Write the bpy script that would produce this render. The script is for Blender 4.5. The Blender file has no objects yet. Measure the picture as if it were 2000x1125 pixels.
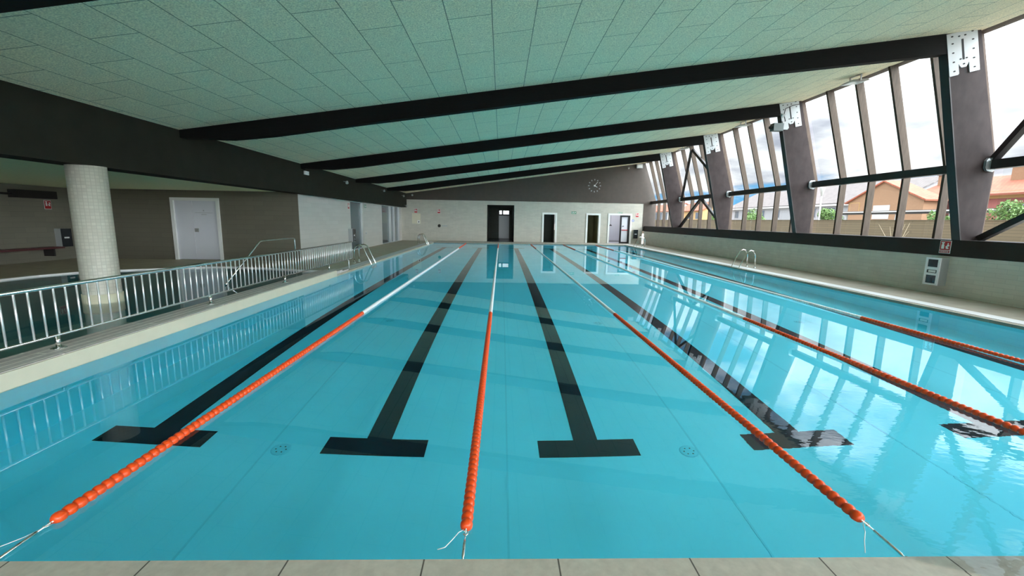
import bpy, bmesh, math, random
from mathutils import Vector, Matrix

random.seed(7)
S = bpy.context.scene
COL = S.collection
PI = math.pi

# ------------------------------------------------------------------ camera
F_PX, PITCH, YAW, ROLL = 842.0, 0.1567, 0.0275, 0.0166
EYE = Vector((0.0989, -1.6803, 1.4899))
cp, sp, cy, sy, cr, sr = (math.cos(PITCH), math.sin(PITCH), math.cos(YAW), math.sin(YAW), math.cos(ROLL), math.sin(ROLL))
fwd = Vector((sy*cp, cy*cp, -sp)); rgt = Vector((cy, -sy, 0)); upv = rgt.cross(fwd)
r2 = rgt*cr + upv*sr; u2 = upv*cr - rgt*sr
cam_d = bpy.data.cameras.new('camera')
cam = bpy.data.objects.new('camera', cam_d); COL.objects.link(cam)
cam_d.sensor_width = 36.0; cam_d.lens = F_PX/2000*36.0; cam_d.clip_end = 500; cam_d.clip_start = 0.02
cam.matrix_world = Matrix(((r2.x, u2.x, -fwd.x, EYE.x), (r2.y, u2.y, -fwd.y, EYE.y), (r2.z, u2.z, -fwd.z, EYE.z), (0, 0, 0, 1)))
S.camera = cam

# ------------------------------------------------------------------ colour management and exposure
S.view_settings.view_transform = 'Standard'; S.view_settings.look = 'None'
S.view_settings.gamma = 1.0; S.view_settings.use_curve_mapping = False
S.view_settings.exposure = 0.24
try:
    S.cycles.use_denoising = True
    S.cycles.max_bounces = 14; S.cycles.diffuse_bounces = 7; S.cycles.glossy_bounces = 5
    S.cycles.transmission_bounces = 10; S.cycles.transparent_max_bounces = 12
    S.cycles.caustics_reflective = True; S.cycles.caustics_refractive = True
    S.cycles.sample_clamp_indirect = 12.0; S.cycles.blur_glossy = 0.0
except Exception:
    pass

# ------------------------------------------------------------------ sky: broken cloud, bright round the hidden sun
W = bpy.data.worlds.new('sky'); S.world = W; W.use_nodes = True
wt = W.node_tree; wt.nodes.clear()
def wn(t, **k):
    n = wt.nodes.new(t)
    for a, b in k.items(): setattr(n, a, b)
    return n
def wmath(op, a, b=None, clamp=False):
    n = wn('ShaderNodeMath', operation=op, use_clamp=clamp)
    for i, v in enumerate((a, b)):
        if v is None: continue
        if isinstance(v, (int, float)): n.inputs[i].default_value = v
        else: wt.links.new(v, n.inputs[i])
    return n.outputs[0]
tc = wn('ShaderNodeTexCoord'); sep = wn('ShaderNodeSeparateXYZ'); wt.links.new(tc.outputs['Generated'], sep.inputs[0])
zc = wmath('ADD', wmath('MAXIMUM', sep.outputs[2], 0.0), 0.22)
comb = wn('ShaderNodeCombineXYZ')
wt.links.new(wmath('DIVIDE', sep.outputs[0], zc), comb.inputs[0]); wt.links.new(wmath('DIVIDE', sep.outputs[1], zc), comb.inputs[1])
comb.inputs[2].default_value = SKY_SEED = 9.3
nz = wn('ShaderNodeTexNoise'); nz.inputs['Scale'].default_value = 1.15; nz.inputs['Detail'].default_value = 7; nz.inputs['Roughness'].default_value = .52
wt.links.new(comb.outputs[0], nz.inputs['Vector'])
nz2 = wn('ShaderNodeTexNoise'); nz2.inputs['Scale'].default_value = 2.3; nz2.inputs['Detail'].default_value = 5
wt.links.new(comb.outputs[0], nz2.inputs['Vector'])
ramp = wn('ShaderNodeValToRGB'); ramp.color_ramp.elements[0].position = .395; ramp.color_ramp.elements[1].position = .475
wt.links.new(nz.outputs[0], ramp.inputs[0])
cl = wn('ShaderNodeValToRGB')
cl.color_ramp.elements[0].position = .36; cl.color_ramp.elements[0].color = (.44, .47, .57, 1)
cl.color_ramp.elements[1].position = .60; cl.color_ramp.elements[1].color = (1.15, 1.16, 1.18, 1)
wt.links.new(nz2.outputs[0], cl.inputs[0])
mixc = wn('ShaderNodeMix', data_type='RGBA')
wt.links.new(ramp.outputs[0], mixc.inputs['Factor'])
mixc.inputs['A'].default_value = (.17, .50, .86, 1)
wt.links.new(cl.outputs[0], mixc.inputs['B'])
SUN = Vector((.48, -.76, .45)).normalized()
dt = wn('ShaderNodeVectorMath', operation='DOT_PRODUCT'); wt.links.new(tc.outputs['Generated'], dt.inputs[0]); dt.inputs[1].default_value = SUN
hi = wn('ShaderNodeMapRange', interpolation_type='SMOOTHERSTEP'); wt.links.new(sep.outputs[2], hi.inputs[0])
hi.inputs['From Min'].default_value = .10; hi.inputs['From Max'].default_value = .55; hi.inputs['To Min'].default_value = 0; hi.inputs['To Max'].default_value = 5.0
lobe = wmath('ADD', wmath('MULTIPLY', wmath('POWER', wmath('MAXIMUM', dt.outputs['Value'], 0.0), 4.0), 22.0), hi.outputs[0])
csep = wn('ShaderNodeSeparateXYZ'); wt.links.new(cl.outputs[0], csep.inputs[0]); shade = csep.outputs[0]
cloudy = wmath('ADD', wmath('MULTIPLY', ramp.outputs[0], .93), .07)
lobe = wmath('MULTIPLY', lobe, cloudy)
glow = wn('ShaderNodeMix', data_type='RGBA', blend_type='ADD'); glow.inputs['Factor'].default_value = 1
lc = wn('ShaderNodeCombineXYZ')
for i, k in enumerate((.97, 1.0, 1.06)): wt.links.new(wmath('MULTIPLY', wmath('MULTIPLY', lobe, k), shade), lc.inputs[i])
wt.links.new(mixc.outputs['Result'], glow.inputs['A']); wt.links.new(lc.outputs[0], glow.inputs['B'])
below = wn('ShaderNodeMix', data_type='RGBA')
wt.links.new(wmath('GREATER_THAN', sep.outputs[2], -0.02), below.inputs['Factor'])
below.inputs['A'].default_value = (.25, .24, .21, 1); wt.links.new(glow.outputs['Result'], below.inputs['B'])
bg = wn('ShaderNodeBackground'); bg.inputs['Strength'].default_value = 1.0
wt.links.new(below.outputs['Result'], bg.inputs[0])
wo = wn('ShaderNodeOutputWorld'); wt.links.new(bg.outputs[0], wo.inputs[0])
try:
    W.cycles.sampling_method = 'MANUAL'; W.cycles.sample_map_resolution = 1024
except Exception:
    pass

# ------------------------------------------------------------------ materials
def nodes(name):
    m = bpy.data.materials.new(name); m.use_nodes = True
    nt = m.node_tree; b = nt.nodes['Principled BSDF']
    return m, nt, b
def mat(name, col, rough=.5, metal=0.0, var=0.0, vscale=6.0, bump=0.0, bscale=60.0, spec=None, stretch=None):
    m, nt, b = nodes(name)
    b.inputs['Base Color'].default_value = (*col, 1); b.inputs['Roughness'].default_value = rough; b.inputs['Metallic'].default_value = metal
    if spec is not None: b.inputs['Specular IOR Level'].default_value = spec
    if var or bump:
        t = nt.nodes.new('ShaderNodeTexCoord'); vec = t.outputs['Object']
        if stretch:
            mp = nt.nodes.new('ShaderNodeMapping'); mp.inputs['Scale'].default_value = stretch
            nt.links.new(vec, mp.inputs[0]); vec = mp.outputs[0]
    if var:
        n = nt.nodes.new('ShaderNodeTexNoise'); n.inputs['Scale'].default_value = vscale; n.inputs['Detail'].default_value = 6
        nt.links.new(vec, n.inputs['Vector'])
        r = nt.nodes.new('ShaderNodeValToRGB'); r.color_ramp.elements[0].position = .3; r.color_ramp.elements[1].position = .7
        r.color_ramp.elements[0].color = (*[c*(1-var) for c in col], 1); r.color_ramp.elements[1].color = (*[min(1, c*(1+var)) for c in col], 1)
        nt.links.new(n.outputs[0], r.inputs[0]); nt.links.new(r.outputs[0], b.inputs['Base Color'])
    if bump:
        n = nt.nodes.new('ShaderNodeTexNoise'); n.inputs['Scale'].default_value = bscale; n.inputs['Detail'].default_value = 4
        nt.links.new(vec, n.inputs['Vector'])
        bp = nt.nodes.new('ShaderNodeBump'); bp.inputs['Strength'].default_value = bump; bp.inputs['Distance'].default_value = .01
        nt.links.new(n.outputs[0], bp.inputs['Height']); nt.links.new(bp.outputs[0], b.inputs['Normal'])
    return m
def tiles(name, col, joint, axes, bw, bh, mortar=.004, rough=.5, var=.06, offset=.5, bump=0.0, bscale=80, shift=(0, 0), nvar=0.0, nscale=30, spec=.5, smooth=.0):
    """panels or tiles in the plane of two object axes; axes = (along, across)"""
    m, nt, b = nodes(name)
    t = nt.nodes.new('ShaderNodeTexCoord'); s = nt.nodes.new('ShaderNodeSeparateXYZ'); c = nt.nodes.new('ShaderNodeCombineXYZ')
    src = 'UV' if axes == 'uv' else 'Object'
    nt.links.new(t.outputs[src], s.inputs[0])
    ax = (0, 1) if axes == 'uv' else axes
    for i in range(2):
        a = nt.nodes.new('ShaderNodeMath'); a.operation = 'ADD'; a.inputs[1].default_value = shift[i]
        nt.links.new(s.outputs[ax[i]], a.inputs[0]); nt.links.new(a.outputs[0], c.inputs[i])
    br = nt.nodes.new('ShaderNodeTexBrick'); br.offset = offset; br.inputs['Scale'].default_value = 1
    br.inputs['Brick Width'].default_value = bw; br.inputs['Row Height'].default_value = bh
    br.inputs['Mortar Size'].default_value = mortar; br.inputs['Mortar Smooth'].default_value = smooth; br.inputs['Bias'].default_value = 0
    br.inputs['Color1'].default_value = (*[k*(1-var) for k in col], 1); br.inputs['Color2'].default_value = (*[min(1, k*(1+var)) for k in col], 1)
    br.inputs['Mortar'].default_value = (*joint, 1)
    nt.links.new(c.outputs[0], br.inputs['Vector'])
    out = br.outputs['Color']
    if nvar:
        n = nt.nodes.new('ShaderNodeTexNoise'); n.inputs['Scale'].default_value = nscale; n.inputs['Detail'].default_value = 5
        nt.links.new(t.outputs['Object'], n.inputs['Vector'])
        r = nt.nodes.new('ShaderNodeMapRange'); r.inputs['From Min'].default_value = .3; r.inputs['From Max'].default_value = .7
        r.inputs['To Min'].default_value = 1-nvar; r.inputs['To Max'].default_value = 1+nvar
        nt.links.new(n.outputs[0], r.inputs[0])
        mx = nt.nodes.new('ShaderNodeMix'); mx.data_type = 'RGBA'; mx.blend_type = 'MULTIPLY'; mx.inputs['Factor'].default_value = 1
        cc = nt.nodes.new('ShaderNodeCombineXYZ')
        for i in range(3): nt.links.new(r.outputs[0], cc.inputs[i])
        nt.links.new(out, mx.inputs['A']); nt.links.new(cc.outputs[0], mx.inputs['B']); out = mx.outputs['Result']
    nt.links.new(out, b.inputs['Base Color'])
    b.inputs['Roughness'].default_value = rough; b.inputs['Specular IOR Level'].default_value = spec
    if bump:
        n = nt.nodes.new('ShaderNodeTexNoise'); n.inputs['Scale'].default_value = bscale; n.inputs['Detail'].default_value = 4
        nt.links.new(t.outputs['Object'], n.inputs['Vector'])
        bp = nt.nodes.new('ShaderNodeBump'); bp.inputs['Strength'].default_value = bump; bp.inputs['Distance'].default_value = .01
        nt.links.new(n.outputs[0], bp.inputs['Height']); nt.links.new(bp.outputs[0], b.inputs['Normal'])
    return m
def pane_glass(name, tint=(.93, .97, .96)):
    """thin window glass: clear with a Fresnel reflection"""
    m = bpy.data.materials.new(name); m.use_nodes = True; nt = m.node_tree; nt.nodes.clear()
    o = nt.nodes.new('ShaderNodeOutputMaterial'); mx = nt.nodes.new('ShaderNodeMixShader')
    t = nt.nodes.new('ShaderNodeBsdfTransparent'); g = nt.nodes.new('ShaderNodeBsdfGlossy'); f = nt.nodes.new('ShaderNodeLayerWeight')
    t.inputs[0].default_value = (*tint, 1); g.inputs['Roughness'].default_value = .0; f.inputs[0].default_value = .5
    p = nt.nodes.new('ShaderNodeMath'); p.operation = 'POWER'; p.inputs[1].default_value = 5; nt.links.new(f.outputs['Facing'], p.inputs[0])
    q = nt.nodes.new('ShaderNodeMath'); q.operation = 'MULTIPLY_ADD'; q.inputs[1].default_value = .92; q.inputs[2].default_value = .045; nt.links.new(p.outputs[0], q.inputs[0])
    nt.links.new(q.outputs[0], mx.inputs[0]); nt.links.new(t.outputs[0], mx.inputs[1]); nt.links.new(g.outputs[0], mx.inputs[2]); nt.links.new(mx.outputs[0], o.inputs[0])
    return m
def water_mat(name, ripples=True, tint=(.95, .978, 1.0)):
    m = bpy.data.materials.new(name); m.use_nodes = True; nt = m.node_tree; nt.nodes.clear()
    o = nt.nodes.new('ShaderNodeOutputMaterial'); g = nt.nodes.new('ShaderNodeBsdfGlass')
    g.inputs['IOR'].default_value = 1.333; g.inputs['Roughness'].default_value = 0; g.inputs['Color'].default_value = (*tint, 1)
    nt.links.new(g.outputs[0], o.inputs[0])
    t = nt.nodes.new('ShaderNodeTexCoord')
    mp = nt.nodes.new('ShaderNodeMapping'); mp.inputs['Scale'].default_value = (1.0, 1.6, 1); mp.inputs['Rotation'].default_value = (0, 0, .5)
    nt.links.new(t.outputs['Object'], mp.inputs[0])
    n = nt.nodes.new('ShaderNodeTexNoise'); n.inputs['Scale'].default_value = 9.0; n.inputs['Detail'].default_value = 2
    nt.links.new(mp.outputs[0], n.inputs['Vector'])
    # the water is stirred near the overflowing corner and calm elsewhere
    d = nt.nodes.new('ShaderNodeVectorMath'); d.operation = 'DISTANCE'; d.inputs[1].default_value = (3.5, -.3, 0)
    nt.links.new(t.outputs['Object'], d.inputs[0])
    r = nt.nodes.new('ShaderNodeMapRange'); r.interpolation_type = 'SMOOTHERSTEP'
    r.inputs['From Min'].default_value = .3; r.inputs['From Max'].default_value = 3.4
    r.inputs['To Min'].default_value = .035 if ripples else .001; r.inputs['To Max'].default_value = .001
    nt.links.new(d.outputs['Value'], r.inputs[0])
    bp = nt.nodes.new('ShaderNodeBump'); bp.inputs['Distance'].default_value = .03
    nt.links.new(r.outputs[0], bp.inputs['Strength']); nt.links.new(n.outputs[0], bp.inputs['Height']); nt.links.new(bp.outputs[0], g.inputs['Normal'])
    return m

M = {}
M['ceil'] = tiles('wood_wool_panels', (.84, .72, .51), (.26, .24, .17), (1, 0), 1.14, .535, .0055, rough=.95, var=.03, nvar=.28, nscale=60, bump=.5, bscale=70, shift=(.595, .04), spec=.1)
M['ceil_low'] = mat('painted_ceiling', (.84, .88, .58), .95, var=.05, vscale=20)
M['wall_far'] = tiles('beige_wall_tile', (.49, .468, .40), (.41, .395, .34), (0, 2), .36, .09, .004, rough=.45, var=.05, nvar=.05, nscale=3)
M['wall_side'] = tiles('beige_wall_tile_side', (.56, .54, .47), (.47, .455, .40), (1, 2), .36, .09, .004, rough=.45, var=.05, nvar=.05, nscale=3)
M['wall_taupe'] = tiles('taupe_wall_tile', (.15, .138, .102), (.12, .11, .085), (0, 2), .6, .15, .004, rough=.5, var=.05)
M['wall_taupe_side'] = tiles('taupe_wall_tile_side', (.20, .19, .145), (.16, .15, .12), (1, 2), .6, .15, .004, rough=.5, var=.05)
M['wall_pale'] = tiles('pale_wall_tile', (.53, .515, .475), (.46, .45, .415), (1, 2), .6, .15, .004, rough=.45, var=.04)
M['brown'] = mat('dark_brown_panel', (.060, .045, .034), .55, var=.1, vscale=4)
M['sill'] = mat('dark_sill_panel', (.024, .019, .016), .6, spec=.25, var=.1, vscale=4)
M['fascia'] = mat('dark_fascia_paint', (.021, .021, .0145), .8, spec=.15, var=.12, vscale=3)
M['beam'] = mat('dark_stained_beam', (.007, .0068, .0062), .8, spec=.15, var=.2, vscale=5, stretch=(1, 8, 8))
M['column'] = mat('weathered_column_timber', (.046, .035, .034), .7, var=.22, vscale=2.5, stretch=(2, 2, 1.2), spec=.15)
M['column_edge'] = mat('dark_column_edge', (.02, .017, .016), .5)
M['mullion'] = mat('oiled_mullion_timber', (.082, .062, .047), .7, spec=.2, var=.25, vscale=5, stretch=(10, 10, .8))
M['bar'] = mat('dark_steel_bar', (.018, .015, .014), .45, var=.2)
M['steel'] = mat('galvanised_steel', (.34, .37, .37), .45, .5, var=.08, vscale=12)
M['plate'] = mat('white_steel_plate', (.50, .52, .53), .5, .0)
M['hole'] = mat('dark_hole', (.02, .02, .02), .8)
M['chrome'] = mat('polished_stainless', (.80, .81, .81), .12, 1.0)
M['satin'] = mat('satin_stainless', (.86, .87, .87), .32, .75)
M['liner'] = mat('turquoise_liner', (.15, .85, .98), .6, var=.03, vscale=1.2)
M['liner_shaded'] = mat('turquoise_liner_shaded', (.08, .36, .38), .6)  # turquoise liner with the small pool's shade put into its colour
M['mark'] = mat('black_lane_marking', (.001, .006, .012), .6)
M['seam'] = mat('liner_weld', (.12, .75, .88), .6)
M['stone'] = tiles('pale_stone_coping', (.52, .50, .44), (.09, .085, .075), (0, 1), .585, 1.2, .0035, rough=.55, var=.02, offset=0.0, nvar=.10, nscale=25, shift=(.218, .9))
M['deck'] = tiles('beige_deck_tile', (.28, .26, .205), (.21, .195, .155), (0, 1), .3, .3, .004, rough=.6, var=.05, offset=0.0, nvar=.10, nscale=4)
M['deck_left'] = tiles('beige_deck_tile_left', (.44, .40, .30), (.33, .30, .23), (0, 1), .3, .3, .004, rough=.6, var=.05, offset=0.0, nvar=.10, nscale=4)
M['gutter'] = tiles('white_gutter_grate', (.76, .78, .79), (.45, .47, .48), (0, 1), 3.0, .025, .006, rough=.45, var=.01, offset=0)
M['gutter_x'] = tiles('white_gutter_grate_across', (.76, .76, .70), (.5, .5, .46), (1, 0), 3.0, .025, .006, rough=.45, var=.01, offset=0)
M['riser'] = mat('cream_riser_paint', (.64, .60, .46), .45, var=.03)
M['plank'] = tiles('ribbed_platform_tile', (.50, .47, .44), (.80, .77, .70), (1, 0), 2.4, .105, .011, rough=.6, var=.04, nvar=.12, nscale=20, shift=(0, .02))
M['orange'] = mat('orange_float_plastic', (.80, .078, .008), .28, spec=.5)
M['red'] = mat('red_sign_enamel', (.42, .018, .02), .35)
M['white'] = mat('white_paint', (.80, .80, .78), .4)
M['white_float'] = mat('white_float_plastic', (.84, .85, .87), .3)
M['cord'] = mat('white_cord', (.82, .84, .84), .6)
M['door_white'] = mat('white_door_laminate', (.66, .67, .72), .4)
M['frame_white'] = mat('white_door_frame', (.80, .80, .77), .4)
M['dark_room'] = mat('dark_corridor_paint', (.10, .105, .085), .7, var=.1)
M['olive_room'] = mat('olive_corridor_paint', (.17, .165, .075), .7, var=.1)
M['corr_floor'] = mat('blue_grey_corridor_floor', (.10, .11, .17), .25)
M['black'] = mat('black_metal', (.012, .012, .013), .4)
M['grey'] = mat('grey_metal', (.40, .41, .41), .4, .4)
M['tint_glass'] = mat('grey_tinted_door_glass', (.085, .115, .125), .08, spec=.5)
M['alu'] = mat('pale_aluminium', (.60, .62, .62), .4, .3)
M['mosaic'] = tiles('cream_mosaic', (.60, .58, .49), (.50, .48, .40), 'uv', .055, .05, .004, rough=.35, var=.07, offset=0)
M['ring'] = mat('yellowish_ring', (.78, .74, .55), .4)
M['green'] = mat('green_exit_enamel', (.02, .22, .10), .4)
M['blue'] = mat('blue_sign_enamel', (.06, .16, .50), .4)
M['lens'] = mat('lamp_lens', (.75, .77, .76), .2)
M['cabinet'] = mat('grey_cabinet_plastic', (.33, .345, .34), .4)
M['camera_grey'] = mat('green_grey_housing', (.11, .14, .135), .5)
M['cabinet_white'] = mat('white_cabinet_frame', (.78, .80, .82), .3)
M['smoke'] = mat('smoked_cover', (.02, .024, .028), .12)
M['glass'] = pane_glass('window_glass')
M['water'] = water_mat('pool_water')
M['water_small'] = water_mat('small_pool_water', False)
# outdoors
M['fence'] = tiles('beige_slat_fence', (.095, .070, .037), (.06, .045, .024), (1, 2), 6.0, .14, .012, rough=.7, var=.08)
M['ground'] = mat('outside_ground', (.30, .28, .24), .9, var=.1)
M['roof_red'] = tiles('terracotta_roof', (.30, .085, .045), (.2, .06, .035), (1, 0), .35, .3, .03, rough=.8, var=.15)
M['roof_grey'] = tiles('grey_brown_roof', (.13, .11, .105), (.09, .08, .075), (1, 0), .4, .4, .03, rough=.8, var=.12)
M['peach'] = mat('peach_render', (.255, .145, .082), .8, var=.04)
M['ochre'] = mat('ochre_render', (.38, .24, .10), .8)
M['brickred'] = mat('red_render', (.22, .075, .065), .8, var=.06)
M['greywall'] = mat('grey_render', (.26, .26, .275), .8, var=.05)
M['pane_dark'] = mat('far_window_pane', (.07, .09, .12), .15)
M['shutter'] = mat('white_shutter', (.45, .45, .45), .6)
M['leaf'] = mat('green_leaves', (.08, .15, .035), .7, var=.5, vscale=8)
M['bark'] = mat('grey_bark', (.2, .16, .11), .9)
M['dry'] = mat('dry_stem', (.26, .21, .14), .9)

# ------------------------------------------------------------------ mesh helpers (all geometry is given in world coordinates)
class MB:
    def __init__(s): s.v = []; s.f = []; s.mi = []; s.sm = []; s.uv = None
    def add(s, v, f, mi=0, smooth=False):
        o = len(s.v); s.v += [tuple(p) for p in v]; s.f += [tuple(i+o for i in q) for q in f]
        s.mi += [mi]*len(f); s.sm += [smooth]*len(f); return s
    def box(s, a, b, mi=0):
        (x0, y0, z0), (x1, y1, z1) = a, b
        return s.add([(x0, y0, z0), (x1, y0, z0), (x1, y1, z0), (x0, y1, z0), (x0, y0, z1), (x1, y0, z1), (x1, y1, z1), (x0, y1, z1)],
                     [(0, 3, 2, 1), (4, 5, 6, 7), (0, 1, 5, 4), (1, 2, 6, 5), (2, 3, 7, 6), (3, 0, 4, 7)], mi)
    def quad(s, *p, mi=0): return s.add(p, [tuple(range(len(p)))], mi)
    def prism(s, poly, axis, a, b, mi=0):
        """2-D polygon extruded along an axis: 0 -> poly is (y,z); 1 -> (x,z); 2 -> (x,y)"""
        def P(p, t): return {0: (t, p[0], p[1]), 1: (p[0], t, p[1]), 2: (p[0], p[1], t)}[axis]
        n = len(poly); v = [P(p, a) for p in poly]+[P(p, b) for p in poly]
        f = [tuple(range(n)), tuple(range(2*n-1, n-1, -1))]+[(i, i+n, (i+1) % n+n, (i+1) % n) for i in range(n)]
        return s.add(v, f, mi)
    def bar(s, a, b, w, h, mi=0, up=(0, 0, 1)):
        """rectangular bar from a to b; w = sideways, h = towards up"""
        a, b = Vector(a), Vector(b); d = (b-a).normalized(); sd = d.cross(Vector(up)).normalized(); u = sd.cross(d)
        v = [p+sd*(i*w/2)+u*(j*h/2) for p in (a, b) for i, j in ((-1, -1), (1, -1), (1, 1), (-1, 1))]
        return s.add(v, [(3, 2, 1, 0), (4, 5, 6, 7), (0, 1, 5, 4), (1, 2, 6, 5), (2, 3, 7, 6), (3, 0, 4, 7)], mi)
    def tube(s, pts, r, seg=10, mi=0, cap=True):
        pts = [Vector(p) for p in pts]; n = len(pts); v = []; f = []; ref = None
        rr = r if isinstance(r, (list, tuple)) else [r]*n
        for i, p in enumerate(pts):
            d = (pts[min(i+1, n-1)]-pts[max(i-1, 0)]).normalized()
            if ref is None: ref = Vector((0, 0, 1)) if abs(d.z) < .9 else Vector((1, 0, 0))
            a = d.cross(ref).normalized(); b = a.cross(d); ref = b
            v += [p+(a*math.cos(2*PI*k/seg)+b*math.sin(2*PI*k/seg))*rr[i] for k in range(seg)]
        for i in range(n-1):
            for k in range(seg):
                k2 = (k+1) % seg; f.append((i*seg+k, i*seg+k2, (i+1)*seg+k2, (i+1)*seg+k))
        s.add(v, f, mi, True)
        if cap:
            o = len(s.v)-n*seg
            s.f += [tuple(o+k for k in range(seg-1, -1, -1)), tuple(o+(n-1)*seg+k for k in range(seg))]; s.mi += [mi, mi]; s.sm += [False, False]
        return s
    def lathe(s, prof, c, axis=2, seg=20, mi=0, smooth=True):
        """profile of (radius, height) turned round an axis through c"""
        v = []; f = []; n = len(prof)
        for r, h in prof:
            for k in range(seg):
                a = 2*PI*k/seg; x, y = r*math.cos(a), r*math.sin(a)
                v.append({2: (c[0]+x, c[1]+y, c[2]+h), 1: (c[0]+x, c[1]+h, c[2]+y), 0: (c[0]+h, c[1]+x, c[2]+y)}[axis])
        for i in range(n-1):
            for k in range(seg):
                k2 = (k+1) % seg; f.append((i*seg+k, i*seg+k2, (i+1)*seg+k2, (i+1)*seg+k))
        f += [tuple(range(seg-1, -1, -1)), tuple((n-1)*seg+k for k in range(seg))]
        return s.add(v, f, mi, smooth)
    def mesh(s, name, mats, org=(0, 0, 0), fix=True):
        me = bpy.data.meshes.new(name); o = Vector(org)
        me.from_pydata([tuple(Vector(p)-o) for p in s.v], [], s.f)
        for m in (mats if isinstance(mats, (list, tuple)) else [mats]): me.materials.append(m)
        me.polygons.foreach_set('material_index', s.mi); me.polygons.foreach_set('use_smooth', s.sm)
        if fix:
            bm = bmesh.new(); bm.from_mesh(me); bmesh.ops.recalc_face_normals(bm, faces=bm.faces); bm.to_mesh(me); bm.free()
        me.update(); return me

def put(o, parent=None, org=(0, 0, 0)):
    COL.objects.link(o)
    if parent is not None:
        o.parent = parent
    return o
def worldloc(o):
    p = Vector(o.location)
    while o.parent is not None:
        o = o.parent; p = p + o.location
    return p
def part(name, mb, mats, parent, org=None, label=None, fix=True, kind=None):
    """one mesh part; its origin is org (default: that of the parent)"""
    base = worldloc(parent); org = base if org is None else Vector(org)
    ob = bpy.data.objects.new(name, mb.mesh(name, mats, org, fix)); put(ob, parent); ob.location = org-base
    if label: ob['label'] = label
    if kind: ob['kind'] = kind
    return ob
def thing(name, label, cat, loc=(0, 0, 0), group=None, kind=None):
    o = bpy.data.objects.new(name, None); o.empty_display_size = .1; COL.objects.link(o); o.location = loc
    return tag(o, label, cat, group, kind)
def tag(o, label, cat, group=None, kind=None):
    o['label'] = label; o['category'] = cat
    if group: o['group'] = group
    if kind: o['kind'] = kind
    return o
def solo(name, mb, mats, label, cat, org=(0, 0, 0), group=None, kind=None, fix=True):
    o = bpy.data.objects.new(name, mb.mesh(name, mats, org, fix)); put(o); o.location = org
    return tag(o, label, cat, group, kind)
def struct(name, mb, mats, label, cat, fix=True): return solo(name, mb, mats, label, cat, kind='structure', fix=fix)
def dup_tree(o, parent=None):
    c = o.copy(); COL.objects.link(c)
    if parent is not None: c.parent = parent
    for ch in list(o.children): dup_tree(ch, c)
    return c

def zceil(x): return 3.08+.1418*(x+6.05)

# ------------------------------------------------------------------ pool basin, decks, water
PL, PR, P0, P1, PD = -4.05, 7.87, 0.0, 25.2, -1.35      # left, right, near, far, floor level
YB = -8.0                                               # wall behind the camera
mb = MB(); mb.box((PL-.2, P0-.2, PD-.2), (PR+.2, P1+.2, PD))
pool_floor = struct('floor_pool', mb, M['liner'], 'turquoise lined floor of the big pool under the water', 'pool floor')
lanes = [-3.05, -1.05, .95, 2.95, 4.95, 6.92]
for x in lanes:
    m_ = MB()
    x0, x1, c0, c1 = x-.118, x+.118, x-.47, x+.47
    y0, y1, y2, y3 = 1.99, 2.24, 22.62, 22.86
    z = PD+.006
    m_.prism([(c0, y0), (c1, y0), (c1, y1), (x1, y1), (x1, y2), (c1, y2), (c1, y3), (c0, y3), (c0, y2), (x0, y2), (x0, y1), (c0, y1)], 2, PD, z)
    part('lane_marking', m_, M['mark'], pool_floor)
for k in range(6):
    for x in (-1.88, 1.88, 5.6):
        y = 2.02+3.9*k
        m_ = MB(); m_.lathe([(.085, 0), (.085, .004), (.07, .008), (.001, .008)], (x, y, PD), seg=24)
        for a in range(6):
            m_.box((x+.045*math.cos(a*PI/3)-.006, y+.045*math.sin(a*PI/3)-.006, PD+.006), (x+.045*math.cos(a*PI/3)+.006, y+.045*math.sin(a*PI/3)+.006, PD+.0095), 1)
        part('floor_inlet', m_, [M['seam'], M['mark']], pool_floor)
m_ = MB()
for x in (-2.0, .18, 1.97, 3.85, 5.8): m_.box((x-.008, P0, PD), (x+.008, P1, PD+.003))
part('weld_seam', m_, M['seam'], pool_floor)
struct('wall_pool_left', MB().box((PL-.15, P0-.2, PD), (PL, P1+.12, -.02)), M['liner'], 'turquoise left side wall of the big pool below the water line', 'pool wall')
struct('wall_pool_right', MB().box((PR, P0-.2, PD), (PR+.12, P1+.12, .0)), M['liner'], 'turquoise right side wall of the big pool below the water line', 'pool wall')
struct('wall_pool_near', MB().box((PL, P0-.12, PD), (PR, P0, .0)), M['liner'], 'turquoise end wall of the big pool nearest the viewer', 'pool wall')
struct('wall_pool_far', MB().box((PL, P1, PD), (PR, P1+.12, .0)), M['liner'], 'turquoise end wall of the big pool at the far doors', 'pool wall')
struct('water', MB().quad((PL, P0, 0), (PR, P0, 0), (PR, P1, 0), (PL, P1, 0)), M['water'], 'clear still turquoise water filling the big swimming pool', 'water', fix=False)
# near deck, right deck, far deck, left deck
struct('floor_near', MB().box((PL-.02, YB, .0), (9.6, P0-.0, .022)), M['stone'], 'pale stone coping deck along the nearest pool edge', 'deck')
struct('floor_right', MB().box((PR, P0, .0), (9.6, 27, .05)), M['deck'], 'beige tiled deck between the pool and the window wall', 'deck')
struct('floor_far', MB().box((PL, P1, .0), (PR, 27, .05)), M['deck'], 'beige tiled deck in front of the far wall doors', 'deck')
SP = [(-4.47, 9.3), (-4.94, 9.42), (-5.6, 9.66), (-6.37, 9.84), (-7.13, 9.98), (-7.7, 9.86), (-8.2, 9.6), (-9.2, 9.0), (-9.7, 8.55), (-9.95, 7.9), (-10.02, 7.2), (-10.02, YB)]
mb = MB().prism([(-13.5, YB)]+SP[::-1]+[(PL, 9.3), (PL, 27), (-13.5, 27)], 2, -.02, .05)
struct('floor_left', mb, M['deck_left'], 'beige tiled deck beyond the railing in front of the left doors', 'deck')
struct('floor_small_pool', MB().prism(SP+[(-4.47, YB)], 2, -.95, -.75), M['liner_shaded'], 'floor of the small shaded pool at the left', 'pool floor')
mb = MB()
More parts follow.
